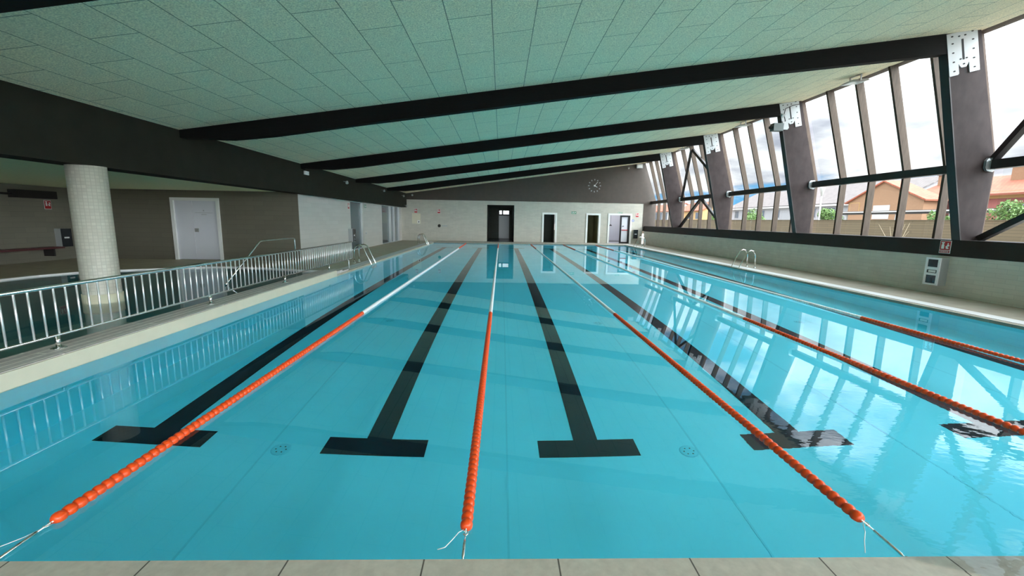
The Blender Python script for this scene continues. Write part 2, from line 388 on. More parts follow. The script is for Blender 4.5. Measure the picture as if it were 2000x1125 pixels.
pp = SP+[(-4.47, YB)]
for i in range(len(pp)-2):
    a, b = pp[i], pp[(i+1) % len(pp)]
    mb.quad((a[0], a[1], -.75), (b[0], b[1], -.75), (b[0], b[1], -.02), (a[0], a[1], -.02))
struct('wall_small_pool', mb, M['liner_shaded'], 'side wall of the small pool, its shade put into a darker turquoise', 'pool wall', fix=False)
mb = MB()
for i in range(len(SP)-1):
    a, b = Vector((*SP[i], 0)), Vector((*SP[i+1], 0))
    n = Vector((-(b-a).y, (b-a).x, 0)).normalized()*-.11
    mb.add([(a.x-.0*n.x, a.y, .02), (b.x, b.y, .02), (b.x+n.x, b.y+n.y, .02), (a.x+n.x, a.y+n.y, .02), (a.x, a.y, .13), (b.x, b.y, .13), (b.x+n.x, b.y+n.y, .13), (a.x+n.x, a.y+n.y, .13)],
           [(0, 3, 2, 1), (4, 5, 6, 7), (0, 1, 5, 4), (1, 2, 6, 5), (2, 3, 7, 6), (3, 0, 4, 7)])
struct('trim_small_pool', mb, M['white'], 'white coping line around the curved edge of the small pool', 'coping')
ws = struct('water_small', MB().quad(*[(x, y, .10) for x, y in (pp)]), M['water_small'], 'dark still water of the small shaded pool behind the railing', 'water', fix=True)
for pl in ws.data.polygons:
    if pl.normal.z < 0: ws.data.flip_normals(); break
# divider with ribbed top and cream riser
dv = thing('wall_divider', 'low cream and grey divider wall carrying the steel railing between the two pools', 'divider wall', (-4.26, 4.0, 0), kind='structure')
part('riser', MB().box((PL-.06, YB, -.02), (PL, 9.3, .148)), M['riser'], dv, label='cream painted riser above the water')
part('core', MB().box((-4.47, YB, -.75), (PL-.06, 9.3, .142)), M['liner_shaded'], dv)
part('ribbed_top', MB().box((-4.47, YB, .142), (PL-.02, 9.3, .156)), M['plank'], dv, org=(0, 0, 0), label='grey ribbed tile top with pale lines')
for a, b, z in ((9.3, 9.75, .12), (9.75, 10.2, .085)):
    part('step', MB().box((-4.5, a, 0), (-4.07, b, z)), M['plank'], dv, org=(0, 0, 0))
struct('trim_gutter_left', MB().box((-4.42, 9.45, .03), (-4.12, 27-.9, .056)), M['gutter'], 'white gutter grating along the left pool edge beyond the railing', 'gutter')
struct('trim_gutter_right', MB().box((8.0, -2, .03), (8.3, 26.1, .056)), M['gutter'], 'long white gutter grating along the right pool edge', 'gutter')
struct('trim_gutter_far', MB().box((-4.12, 25.55, .03), (8.0, 25.85, .056)), M['gutter_x'], 'white gutter grating along the far pool edge', 'gutter')
# shallow overflow on the near deck
pts = [(1.9, 0.0), (2.02, -.05), (2.15, -.10), (2.3, -.2), (2.5, -.34), (2.9, -.42), (3.6, -.3), (3.9, -.1), (4.0, 0)]
pud = MB().quad(*[(x, y, .027) for x, y in pts])
puddle = solo('puddle', pud, M['water'], 'rippling puddle of overflow water on the near stone deck at the right', 'puddle', kind='stuff')
if puddle.data.polygons[0].normal.z < 0: puddle.data.flip_normals()

# ------------------------------------------------------------------ shell of the hall
YF = 27.0
struct('ceiling', MB().add([(-6.3, YB, zceil(-6.3)), (9.45, YB, zceil(9.45)), (9.45, YF, zceil(9.45)), (-6.3, YF, zceil(-6.3)),
                            (-6.3, YB, zceil(-6.3)+.3), (9.45, YB, zceil(9.45)+.3), (9.45, YF, zceil(9.45)+.3), (-6.3, YF, zceil(-6.3)+.3)],
                           [(0, 3, 2, 1), (4, 5, 6, 7), (0, 1, 5, 4), (1, 2, 6, 5), (2, 3, 7, 6), (3, 0, 4, 7)]), M['ceil'],
       'sloping pale green grey ceiling of staggered wood wool panels', 'ceiling')
struct('ceiling_left', MB().box((-13.7, YB, 2.25), (-6.3, 12.6, 2.6)), M['ceil_low'], 'low greenish ceiling over the small pool', 'ceiling')
struct('wall_fascia', MB().box((-6.5, YB, 2.19), (-6.05, YF, 3.3)), M['fascia'], 'deep dark brown downstand fascia along the left of the ceiling', 'fascia')
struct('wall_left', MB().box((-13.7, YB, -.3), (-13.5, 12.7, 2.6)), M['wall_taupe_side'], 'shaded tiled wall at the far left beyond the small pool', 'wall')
def wall_with_holes(axis, lo, hi, z0, z1, t0, t1, holes):
    """wall slab with rectangular holes; axis 0: runs along x (t is y); axis 1: runs along y (t is x)"""
    m_ = MB()
    def bx(a, b, c, d):
        if b-a < 1e-4 or d-c < 1e-4: return
        m_.box((a, t0, c), (b, t1, d)) if axis == 0 else m_.box((t0, a, c), (t1, b, d))
    cur = lo
    for a, b, c, d in sorted(holes):
        bx(cur, a, z0, z1); bx(a, b, z0, c); bx(a, b, d, z1); cur = b
    bx(cur, hi, z0, z1)
    return m_
struct('wall_small_pool_room', wall_with_holes(0, -13.5, -6.402, -.3, 2.6, 12.53, 12.75, [(-10.36, -8.92, .05, 2.0)]), M['wall_taupe'], 'dark taupe tiled wall around the white double door', 'wall')
struct('wall_left_far', wall_with_holes(1, 12.545, YF, -.3, 2.6, -6.62, -6.4, [(17.36, 19.05, .05, 2.19), (22.25, 26.4, .05, 2.19)]), M['wall_pale'], 'pale tiled wall with grey glass doors under the fascia', 'wall')
struct('wall_far', wall_with_holes(0, -6.6, 9.48, -.3, 2.69, YF, YF+.25, [(-.83, .95, .05, 2.44), (2.83, 3.76, .05, 1.985), (5.72, 6.64, .05, 1.985), (7.17, 8.72, .05, 2.0)]), M['wall_far'], 'beige tiled far wall with the row of doorways', 'wall')
struct('wall_far_top', MB().prism([(-6.6, 2.69), (9.48, 2.69), (9.48, .9), (10.3, .9), (10.3, 2.78), (9.3, 5.6), (-6.6, 3.6)], 1, YF-.02, YF+.2), M['brown'], 'dark brown upper far wall carrying the clock', 'wall')
struct('wall_right', MB().box((9.6, YB, -.3), (10.3, YF, .882)), M['wall_side'], 'low beige tiled wall under the windows', 'wall')
struct('baseboard_right', MB().box((9.575, YB, .882), (10.3, YF, 1.225)), M['sill'], 'dark brown sill band along the foot of the windows', 'sill')
struct('wall_back', wall_with_holes(0, -13.7, 10.3, -.3, 6, YB-.2, YB, [(-5.6, -.6, .5, 3.0), (-.2, 4.0, .5, 3.6), (4.4, 7.4, .5, 4.0)]), M['white'], 'white wall behind the viewer with openings added to light the hall', 'wall')
for n, (x0, x1, z1) in enumerate(((-5.6, -.6, 3.0), (-.2, 4.0, 3.6), (4.4, 7.4, 4.0))):  # unseen windows added behind the camera to brighten the hall
    w = thing('window_%d' % (10+n), ('unseen window added behind the viewer to light the hall, nearest the railing', 'unseen window added behind the viewer to light the hall, opposite the middle lanes', 'unseen window added behind the viewer to light the hall, nearest the window wall')[n], 'window', ((x0+x1)/2, YB, .5), kind='structure')
    m_ = MB()
    for k in range(5):
        x = x0+(x1-x0-.06)*k/4; m_.box((x, YB-.14, .5), (x+.06, YB-.04, z1))
    part('mullion', m_, M['mullion'], w)
    part('pane', MB().quad((x0, YB-.1, .5), (x1, YB-.1, .5), (x1, YB-.1, z1), (x0, YB-.1, z1)), M['glass'], w, fix=False)

# corridors behind the doorways
def recess(name, x0, x1, z1, depth, m, mf, label):
    m_ = MB(); y0, y1 = YF+.25, YF+depth
    m_.quad((x0, y0, .05), (x0, y1, .05), (x0, y1, z1), (x0, y0, z1)); m_.quad((x1, y0, .05), (x1, y1, .05), (x1, y1, z1), (x1, y0, z1))
    m_.quad((x0, y0, z1), (x1, y0, z1), (x1, y1, z1), (x0, y1, z1)); m_.quad((x0, y0, .05), (x1, y0, .05), (x1, y1, .05), (x0, y1, .05), mi=1)
    m_.quad((x0, y1, .05), (x1, y1, .05), (x1, y1, z1), (x0, y1, z1))
    return struct(name, m_, [m, mf], label, 'corridor', fix=False)
recess('wall_corridor_olive', 5.82, 6.55, 1.89, 1.6, M['olive_room'], M['olive_room'], 'dim olive passage seen through the narrow doorway left of the double door')
recess('wall_corridor_dark', 2.93, 3.65, 1.9, 1.8, M['dark_room'], M['dark_room'], 'dark passage seen through the narrow doorway right of the open corridor')
# open corridor with its own end door and window
cx0, cx1, cz, cyE = -.83, .95, 2.44, 32.0
m_ = MB()
m_.box((cx0-.1, YF+.25, .0), (cx0, cyE, cz+.1)); m_.box((cx1, YF+.25, 0), (cx1+.1, cyE, cz+.1)); m_.box((cx0, YF+.25, cz), (cx1, cyE, cz+.1))
struct('wall_corridor', m_, M['dark_room'], 'dark walls of the open corridor in the far wall', 'corridor')
struct('floor_corridor', MB().box((cx0-.1, YF, -.1), (cx1+.1, cyE+.1, .05)), M['corr_floor'], 'glossy blue grey floor of the open corridor', 'floor')
struct('wall_corridor_end', wall_with_holes(0, cx0-.1, cx1+.1, 0, cz+.1, cyE, cyE+.1, [(-.07, .72, 1.88, 2.2)]), M['dark_room'], 'dark end wall of the open corridor', 'wall')
d = thing('door_1', 'pale door at the end of the dark open corridor', 'door', (.33, cyE, .05), kind='structure')
part('door_leaf', MB().box((-.07, cyE-.04, .06), (.72, cyE-.003, 1.8)), M['grey'], d)
d = thing('window_9', 'bright two pane window above the corridor end door', 'window', (.33, cyE, 1.88), kind='structure')
mf = MB()
for a, b, c, e in ((-.07, .72, 1.85, 1.90), (-.07, .72, 2.18, 2.21), (-.09, -.05, 1.85, 2.21), (.70, .74, 1.85, 2.21), (.15, .25, 1.88, 2.2)): mf.box((a, cyE-.03, c), (b, cyE+.06, e))
part('window_frame', mf, M['black'], d); part('pane', MB().box((-.06, cyE+.03, 1.89), (.71, cyE+.036, 2.19)), M['glass'], d)

def frame_mb(x0, x1, z0, z1, w, y0, y1, sill=False):
    m_ = MB().box((x0, y0, z0), (x0+w, y1, z1)).box((x1-w, y0, z0), (x1, y1, z1)).box((x0+w, y0, z1-w), (x1-w, y1, z1))
    return m_
for n, (x0, x1, lab) in enumerate(((2.80, 3.78, 'white framed narrow open doorway right of the open corridor'), (5.70, 6.66, 'white framed narrow open doorway left of the double door'))):
    d = thing('door_%d' % (n+2), lab, 'doorway', ((x0+x1)/2, YF, .05), kind='structure')
    part('door_frame', frame_mb(x0, x1, .05, 2.0, .115, YF-.03, YF+.25), M['frame_white'], d)
d = thing('door_4', 'white framed double doorway with one black glazed leaf, open on a lavender lobby', 'door', (7.94, YF, .05), kind='structure')
part('door_frame', frame_mb(7.16, 8.74, .05, 2.015, .11, YF-.03, YF+.2), M['frame_white'], d)
m_ = MB()
for a, b, c, e in ((7.98, 8.09, .06, 1.9), (8.51, 8.62, .06, 1.9), (8.09, 8.51, 1.80, 1.9), (8.09, 8.51, .06, .16)): m_.box((a, YF+.03, c), (b, YF+.09, e))
l = part('door_leaf', m_, M['black'], d, label='black framed glazed door leaf')
part('pane', MB().box((8.09, YF+.065, .16), (8.51, YF+.075, 1.8)), M['door_white'], l)
part('push_bar', MB().box((8.1, YF+.0, .92), (8.5, YF+.03, .97)), M['red'], l, label='red push bar')
part('handle', MB().box((8.14, YF+.0, 1.17), (8.24, YF+.03, 1.22)), M['black'], l)
# white double door of the small pool room
d = thing('door_5', 'white double door in the shaded wall behind the small pool', 'door', (-9.64, 12.53, .05), kind='structure')
part('door_frame', frame_mb(-10.40, -8.88, .05, 2.02, .095, 12.49, 12.75), M['frame_white'], d)
for a, b in ((-10.31, -9.755), (-9.745, -8.97)):
    l = part('door_leaf', MB().box((a, 12.55, .06), (b, 12.6, 1.925)), M['door_white'], d)
part('handle', MB().box((-9.72, 12.515, .94), (-9.60, 12.55, 1.06)), M['grey'], l)
m_ = MB().box((-9.68, 12.542, 1.545), (-9.12, 12.55, 1.555)).box((-9.48, 12.542, 1.49), (-9.32, 12.55, 1.505)).box((-9.42, 12.542, 1.60), (-9.39, 12.55, 1.64))
part('notice', m_, M['grey'], l)
# grey glass doors in the left far wall
d = thing('door_6', 'full height grey tinted glass door nearest the railing end', 'door', (-6.4, 18.2, .05), kind='structure')
part('pane', MB().box((-6.52, 17.40, .08), (-6.50, 19.01, 2.15)), M['tint_glass'], d)
m_ = MB()
for a, b, c, e in ((17.36, 17.40, .05, 2.19), (19.01, 19.05, .05, 2.19), (17.40, 19.01, 2.15, 2.19), (17.40, 19.01, .05, .08)): m_.box((-6.56, a, c), (-6.43, b, e))
part('door_frame', m_, M['alu'], d)
d = thing('door_7', 'grey glass door and side panels next to the far wall', 'door', (-6.4, 24.3, .05), kind='structure')
for a, b in ((22.31, 24.15), (24.3, 25.05), (25.2, 26.32)): part('pane', MB().box((-6.52, a, .08), (-6.50, b, 2.15)), M['tint_glass'], d)
m_ = MB()
for a, b in ((22.25, 22.31), (24.15, 24.30), (25.05, 25.2), (26.32, 26.4)): m_.box((-6.56, a, .05), (-6.40, b, 2.19))
m_.box((-6.56, 22.25, 2.15), (-6.41, 26.4, 2.19)).box((-6.56, 22.25, .05), (-6.41, 26.4, .08))
part('door_frame', m_, M['alu'], d)
part('handle', MB().tube([(-6.44, 25.3, 1.0), (-6.38, 25.3, 1.0), (-6.38, 25.3, 1.25), (-6.44, 25.3, 1.25)], .014, 8), M['black'], d)

# ------------------------------------------------------------------ frames: columns, beams, facade
CY = [22.18, 17.12, 12.08, 7.05, 2.02, -3.0]
T = .17
ordn = ['next to the far wall', 'second from the far wall', 'third from the far wall', 'nearest in view, at the right', 'beside the viewer', 'behind the viewer']
cprof = [(9.6, 1.225), (10.045, 1.225), (10.05, 2.75), (9.29, zceil(9.29)-.002), (8.60, zceil(8.6)-.002)]
cdir = Vector((8.60-9.6, 0, 5.155-1.225)).normalized(); cperp = Vector((-cdir.z, 0, cdir.x))*-1
for i, y in enumerate(CY):
    if y < -1: lab = 'tapered timber column behind the viewer'
    c = thing('timber_column', 'tapered brown timber column with white steel plate, '+ordn[i], 'column', (9.8, y, 1.225), group='timber columns of the window wall')
    part('shaft', MB().prism(cprof, 1, y+.012, y+T-.012), M['column'], c)
    o0 = Vector((9.6, 0, 1.225))
    e = MB()
    a = Vector((9.6, y+T/2, 1.225)); b = Vector((8.60, y+T/2, zceil(8.6)-.003))
    e.bar(a+cperp*.004, b+cperp*.004, T+.004, .022, up=tuple(cperp))
    part('inner_edge', e, M['column_edge'], c, label='dark inner edge strip')
    def loc(u, v, yy):   # u across from the inner edge, v up from the column foot
        p = Vector((9.6, 0, 1.225))+cdir*v+cperp*u; return (p.x, yy, p.z)
    m_ = MB(); L = 4.055
    def slab(poly, ya, yb, mi=0):
        v = [loc(u, w, ya) for u, w in poly]+[loc(u, w, yb) for u, w in poly]; n = len(poly)
        m_.add(v, [tuple(range(n)), tuple(range(2*n-1, n-1, -1))]+[(k, k+n, (k+1) % n+n, (k+1) % n) for k in range(n)], mi)
    sgn = 1 if cperp.x > 0 else -1
    def U(x): return x*sgn
    ya, yb = y-.008, y+.012
    slab([(U(.0), L-.80), (U(.17), L-.80), (U(.19), L-.78), (U(.19), L-.02), (U(.0), L-.02)], ya, yb)
    slab([(U(.40), L-.80), (U(.60), L-.80), (U(.60), L+.11), (U(.40), L+.05)], ya, yb)
    slab([(U(.19), L-.60), (U(.24), L-.68), (U(.34), L-.68), (U(.40), L-.60), (U(.40), L+.05), (U(.19), L-.0)], ya, yb)
    slab([(U(.275), L-.54), (U(.315), L-.54), (U(.315), L-.16), (U(.275), L-.16)], ya-.003, ya+.001, 1)
    for uu, vs in ((.10, (-.72, -.55, -.38, -.21, -.08)), (.50, (-.72, -.55, -.38, -.21, -.06)), (.235, (-.52, -.10)), (.355, (-.52, -.10)), (.295, (-.62,))):
        for w in vs: slab([(U(uu-.022), L+w-.008), (U(uu), L+w-.014), (U(uu+.022), L+w-.008), (U(uu+.022), L+w+.008), (U(uu), L+w+.014), (U(uu-.022), L+w+.008)], ya-.003, ya+.001, 1)
    part('connector_plate', m_, [M['plate'], M['hole']], c, label='white perforated steel connector plate')
    bp = [(-6.05, zceil(-6.05)), (-6.05, 2.935), (-5.1, 2.925), (-4.3, 3.01), (-2.66, 3.255), (0, 3.63), (4.2, 4.235), (8.69, 4.80), (8.62, zceil(8.62))]
    solo('roof_beam', MB().prism([(x-8.6+8.6, z) for x, z in bp], 1, y, y+T), M['beam'], 'dark sloping roof beam meeting the column '+ordn[i], 'beam', group='dark roof beams')

def glass_x(z): return 10.23 if z < 2.8 else 10.23-(z-2.8)*(10.23-9.50)/(5.30-2.8)
bays = [(22.18, 26.98), (17.12, 22.18), (12.08, 17.12), (7.05, 12.08), (2.02, 7.05), (-3.0, 2.02), (YB, -3.0)]
bl = ['beside the far wall', 'with cross bracing, second from the far wall', 'third from the far wall, between the plain columns', 'facing the peach gabled house, fourth from the far wall', 'with cross bracing at the right edge', 'beside the viewer', 'behind the viewer']
for i, (ya, yb) in enumerate(bays):
    w = thing('window_%d' % (i+1), 'slanted timber framed window bay '+bl[i], 'window', (10.2, ya, 1.225), kind='structure')
    n = 5; st = (yb-ya)/n
    for k in range(n):
        y = ya+st*k
        if k == 0: y += T+.0
        h = .06
        prof = [(10.07, 1.225), (10.245, 1.225), (10.245, 2.82), (9.50, 5.34), (9.32, zceil(9.32)-.004), (10.07, 2.79)]
        part('mullion', MB().prism(prof, 1, y, y+h), M['mullion'], w)
        y0 = y+h; y1 = ya+st*(k+1)
        part('pane', MB().quad((10.235, y0, 1.225), (10.235, y1, 1.225), (10.235, y1, 2.8), (10.235, y0, 2.8)), M['glass'], w, fix=False)
        part('pane', MB().quad((10.235, y0, 2.8), (10.235, y1, 2.8), (9.47, y1, 5.31), (9.47, y0, 5.31)), M['glass'], w, fix=False)
    part('head_rail', MB().box((9.36, ya, 5.262), (9.58, yb, 5.38)), M['mullion'], w)
# knee rails and braces
kr = ['between the far wall and the first column', 'below the far cross bracing', 'between the plain columns at middle distance', 'across the windows facing the orange house', 'at the right edge by the near bracing', 'beside the viewer']
for i, (ya, yb) in enumerate(bays[:6]):
    t = thing('knee_rail', 'dark horizontal steel rail '+kr[i], 'rail', (9.98, ya, 2.74), group='dark rails along the window wall')
    part('bar', MB().box((9.90, ya+T, 2.655), (10.055, yb, 2.835)), M['bar'], t)
    for yy, s in ((yb, -1),) if i else ((ya+T, 1),):
        pass
    hexp = [(9.80, 2.68), (9.84, 2.62), (9.96, 2.60), (10.03, 2.66), (10.03, 2.83), (9.96, 2.88), (9.84, 2.87), (9.80, 2.82)]
    # shoe bracket on the near face of the far column of the next bay
    if i > 0:
        part('bracket', MB().prism(hexp, 1, yb-.03, yb-.001) if i == 0 else MB().prism(hexp, 1, yb-.05, yb-.002), M['steel'], t, label='grey steel shoe bracket')
    part('bracket', MB().prism(hexp, 1, ya+T+.002, ya+T+.05), M['steel'], t, label='grey steel shoe bracket')
for (ya, yb), wl in ((bays[1], 'far bracing'), (bays[4], 'near bracing at the right edge')):
    a, b = ya+T, yb; mid = (a+b)/2+.1
    specs = [((9.98, a+.02, 2.85), (9.33, mid-.085, 4.98), 'upper', 'far'), ((9.98, b-.02, 2.85), (9.33, mid+.085, 4.98), 'upper', 'near'),
             ((9.98, a+.02, 1.26), (9.98, mid-.085, 2.64), 'lower', 'far'), ((9.98, b-.02, 1.26), (9.98, mid+.085, 2.64), 'lower', 'near')]
    for p, q, ul, fn in specs:
        solo('diagonal_brace', MB().bar(p, q, .11, .12), M['bar'], 'dark %s brace from the %s side of the %s' % (ul, fn, wl), 'brace', org=p, group='diagonal braces')

# lit lobby behind the double doorway
m_ = MB(); a0, a1, b0, b1, h0, h1 = 6.9, 9.4, YF+.25, YF+2.2, .05, 2.5
m_.quad((a0, b0, h0), (a0, b1, h0), (a0, b1, h1), (a0, b0, h1)); m_.quad((a1, b0, h0), (a1, b1, h0), (a1, b1, h1), (a1, b0, h1))
m_.quad((a0, b1, h0), (a1, b1, h0), (a1, b1, h1), (a0, b1, h1)); m_.quad((a0, b0, h1), (a1, b0, h1), (a1, b1, h1), (a0, b1, h1)); m_.quad((a0, b0, h0), (a1, b0, h0), (a1, b1, h0), (a0, b1, h0))
struct('wall_lobby', m_, M['door_white'], 'pale lavender lobby seen through the double doorway', 'lobby', fix=False)
struct('baseboard_lobby', MB().box((a0, b1-.03, .05), (a1, b1-.002, .15)), M['grey'], 'grey baseboard of the lavender lobby', 'baseboard')
ll = bpy.data.lights.new('lobby_fill_light', 'AREA'); ll.energy = 16; ll.size = .8; ll.color = (1, .98, 1)  # area light added to brighten the lobby, no fixture is built
lo = bpy.data.objects.new('lobby_fill_light', ll); COL.objects.link(lo); lo.location = (8.0, YF+1.1, 2.46)
t = thing('pendant_lamp', 'small dark pendant lamp hanging on its wire in the lavender lobby', 'lamp', (7.6, YF+1.0, 2.5))
part('wire', MB().tube([(7.6, YF+1.0, 2.5), (7.6, YF+1.0, 1.26)], .008, 6), M['black'], t)
part('lamp_shade', MB().lathe([(.012, .10), (.03, .09), (.095, .02), (.10, 0), (.085, 0), (.02, .07)], (7.6, YF+1.0, 1.2), seg=16), M['black'], t)

# ------------------------------------------------------------------ lane ropes
SP_F = .053
def bead(r, seg, prof):
    m_ = MB(); m_.lathe(prof, (0, 0, 0), 1, seg); return m_
prof_hi = [(.006, -.029), (.016, -.0275), (.024, -.022), (.029, -.013), (.031, 0), (.029, .013), (.024, .022), (.016, .0275), (.006, .029)]
prof_lo = [(.010, -.028), (.024, -.021), (.031, 0), (.024, .021), (.010, .028)]
me_o = bead(.031, 16, prof_hi).mesh('float', M['orange']); me_w = bead(.031, 12, prof_hi).mesh('float', M['white_float'])
XR = [-2.052, -.052, 1.948, 3.948, 5.97]
T5 = [5.0, 5.09, 5.06, 4.84, 5.0]; T20 = [20.46, 20.75, 20.68, 20.46, 20.53]; N0 = [.288, .228, .282, .28, .28]
first = [0, 0, 0, 28, 58]
rlab = ['orange and white lane rope nearest the railing', 'orange and white lane rope down the middle, straight ahead of the viewer', 'orange and white lane rope passing right of the middle drain',
        'orange and white lane rope crossing the window reflections, second from the window wall', 'orange and white lane rope nearest the window wall']
rlab[2] = 'orange and white lane rope third from the railing, ending beside the overflow puddle'
tails = [[(-2.05, .248), (-2.066, .205), (-2.085, .16), (-2.13, .10)], [(-.06, .205), (-.085, .185), (-.112, .135), (-.14, .088), (-.172, .075)], [(1.94, .235), (1.905, .18), (1.85, .12), (1.79, .045)]]
for i, x in enumerate(XR):
    y0 = N0[i]; zc_ = .012
    t = thing('lane_rope', rlab[i], 'lane rope', (x, 0, zc_), group='lane ropes floating on the pool')
    n = int((24.97-y0)/SP_F)
    rest = MB()
    for k in range(n):
        y = y0+SP_F*k; white = T5[i] < y < T20[i]
        if first[i] <= k < first[i]+100:
            o = bpy.data.objects.new('float', me_w if white else me_o); COL.objects.link(o); o.parent = t; o.location = (0, y, 0)
        else:
            rest.lathe(prof_lo, (x, y, zc_), 1, 10, mi=1 if white else 0)
    part('floats', rest, [M['orange'], M['white_float']], t, fix=False, kind='stuff', label='remaining white and orange floats')
    part('cable', MB().tube([(x, .17, zc_), (x, 24.99, zc_), (x, P1-.005, .005)], .004, 6), M['satin'], t)
    part('hook', MB().tube([(x+.012*math.cos(a)*1.0, y0-.055+.016*math.sin(a), zc_) for a in [k*PI/5 for k in range(-4, 5)]], .0035, 6), M['chrome'], t)
    part('turnbuckle', MB().tube([(x, y0-.07, zc_), (x, y0-.10, zc_), (x, y0-.105, zc_), (x, .03, .008), (x, .028, .008), (x, .004, .006)], [.003, .003, .007, .007, .004, .004], 8), M['chrome'], t)
    if i < 3:
        part('tie_cord', MB().tube([(x, y0-.03, .014)]+[(a, b, .006) for a, b in tails[i]], .0022, 6), M['cord'], t)

# ------------------------------------------------------------------ railing on the divider
t = thing('guard_railing', 'long stainless steel railing with thin balusters on the wall between the two pools', 'railing', (-4.29, 5.0, .156))
RX = -4.29
part('top_rail', MB().tube([(RX, -.45, .768), (RX, 11.19, .768)], .021, 12), M['chrome'], t)
part('bottom_rail', MB().tube([(RX, -.45, .287), (RX, 11.19, .287)], .0135, 10), M['chrome'], t)
bm_ = MB().tube([(0, 0, -.235), (0, 0, .235)], .0095, 8).mesh('baluster', M['satin'])
for k in range(100):
    y = -.44+.1172*k
    if y > 11.18: break
    o = bpy.data.objects.new('baluster', bm_); COL.objects.link(o); o.parent = t; o.location = (0, y-5.0, .5275-.156)
for y, zb in ((.30, .156), (2.58, .156), (4.86, .156), (7.14, .156), (9.42, .12)):
    l = part('leg', MB().tube([(RX, y, zb), (RX, y, .287)], .022, 12), M['chrome'], t)
    part('base_plate', MB().lathe([(.001, .0), (.062, .0), (.062, .004), (.05, .009), (.024, .012), (.001, .012)], (RX, y, zb), seg=20), M['chrome'], l)
part('end_post', MB().tube([(RX, 10.75, .287), (RX+.05, 10.72, .27), (RX+.05, 10.72, .05)], .016, 10), M['satin'], t)

# tiled round column standing in the small pool
t = thing('round_column', 'round column clad in cream mosaic standing in the small shaded pool', 'column', (-6.21, 5.23, .1))
cxx, cyy, R = -6.21, 5.23, .237
me = bpy.data.meshes.new('shaft'); vs, fs, uvs = [], [], []
seg = 40; z0c, z1c = .14, 2.188
for k in range(seg):
    a = 2*PI*k/seg; vs += [(R*math.cos(a), R*math.sin(a), z0c-.1), (R*math.cos(a), R*math.sin(a), z1c-.1)]
for k in range(seg):
    k2 = (k+1) % seg; fs.append((2*k, 2*k2, 2*k2+1, 2*k+1)); u0, u1 = R*2*PI*k/seg, R*2*PI*(k+1)/seg; uvs += [(u0, z0c), (u1, z0c), (u1, z1c), (u0, z1c)]
fs += [tuple(2*k+1 for k in range(seg))]; uvs += [(0, 0)]*seg
me.from_pydata(vs, [], fs); me.materials.append(M['mosaic'])
ul = me.uv_layers.new(name='UVMap')
for li, uv in enumerate(uvs): ul.data[li].uv = uv
for p in me.polygons: p.use_smooth = len(p.vertices) == 4
o = bpy.data.objects.new('shaft', me); put(o, t)
part('ring', MB().lathe([(R, -.9), (R+.012, -.9), (R+.012, .10), (R, .10)], (cxx, cyy, .14), seg=40), M['ring'], t, label='yellowish ring at the water line')

# handrail leading out of the small pool
t = thing('stair_handrail', 'single bent steel handrail climbing out of the small pool behind the railing', 'handrail', (-5.4, 10.0, .05))
part('rail', MB().tube([(-5.4, 7.0, .11), (-5.4, 8.30, .885), (-5.4, 8.36, .91), (-5.4, 8.45, .92), (-5.4, 9.94, .917), (-5.4, 10.0, .90), (-5.4, 10.01, .85), (-5.4, 10.01, .05)], .019, 10), M['chrome'], t)
part('post', MB().tube([(-5.4, 7.02, .12), (-5.4, 7.02, -.74)], .018, 8), M['chrome'], t)

# ------------------------------------------------------------------ pool ladders
def ladder(y, sgn, xb, lab):
    """sgn +1: right side of the pool, -1: left side; xb = deck end of the handrails"""
    t = thing('pool_ladder', lab, 'ladder', (xb, y, .05), group='steel pool ladders')
    for yy in (y, y+.46):
        prof = [(0, .05), (0, .43), (.03, .53), (.09, .595), (.17, .62), (.235, .60), (.29, .555), (.49, .12), (.535, .0), (.55, -.10), (.55, -1.0)]
        l = part('side_rail', MB().tube([(xb-sgn*a, yy, z) for a, z in prof], .021, 12), M['chrome'], t)
        part('base_flange', MB().lathe([(.001, 0), (.048, 0), (.045, .012), (.024, .018), (.001, .018)], (xb, yy, .05), seg=16), M['chrome'], l)
    for z in (-.25, -.5, -.75, -.95):
        part('tread', MB().box((xb-sgn*.55-.035, y, z-.012), (xb-sgn*.55+.035, y+.46, z+.012)), M['satin'], t)
ladder(12.22, -1, -4.585, 'steel pool ladder at the left pool edge beside the railing end')
ladder(22.9, -1, -4.585, 'steel pool ladder at the left far corner under the beige wall box')
ladder(12.29, 1, 8.49, 'steel pool ladder at the right edge halfway along the low window wall')
ladder(23.1, 1, 8.42, 'steel pool ladder at the right far corner below the double doorway')

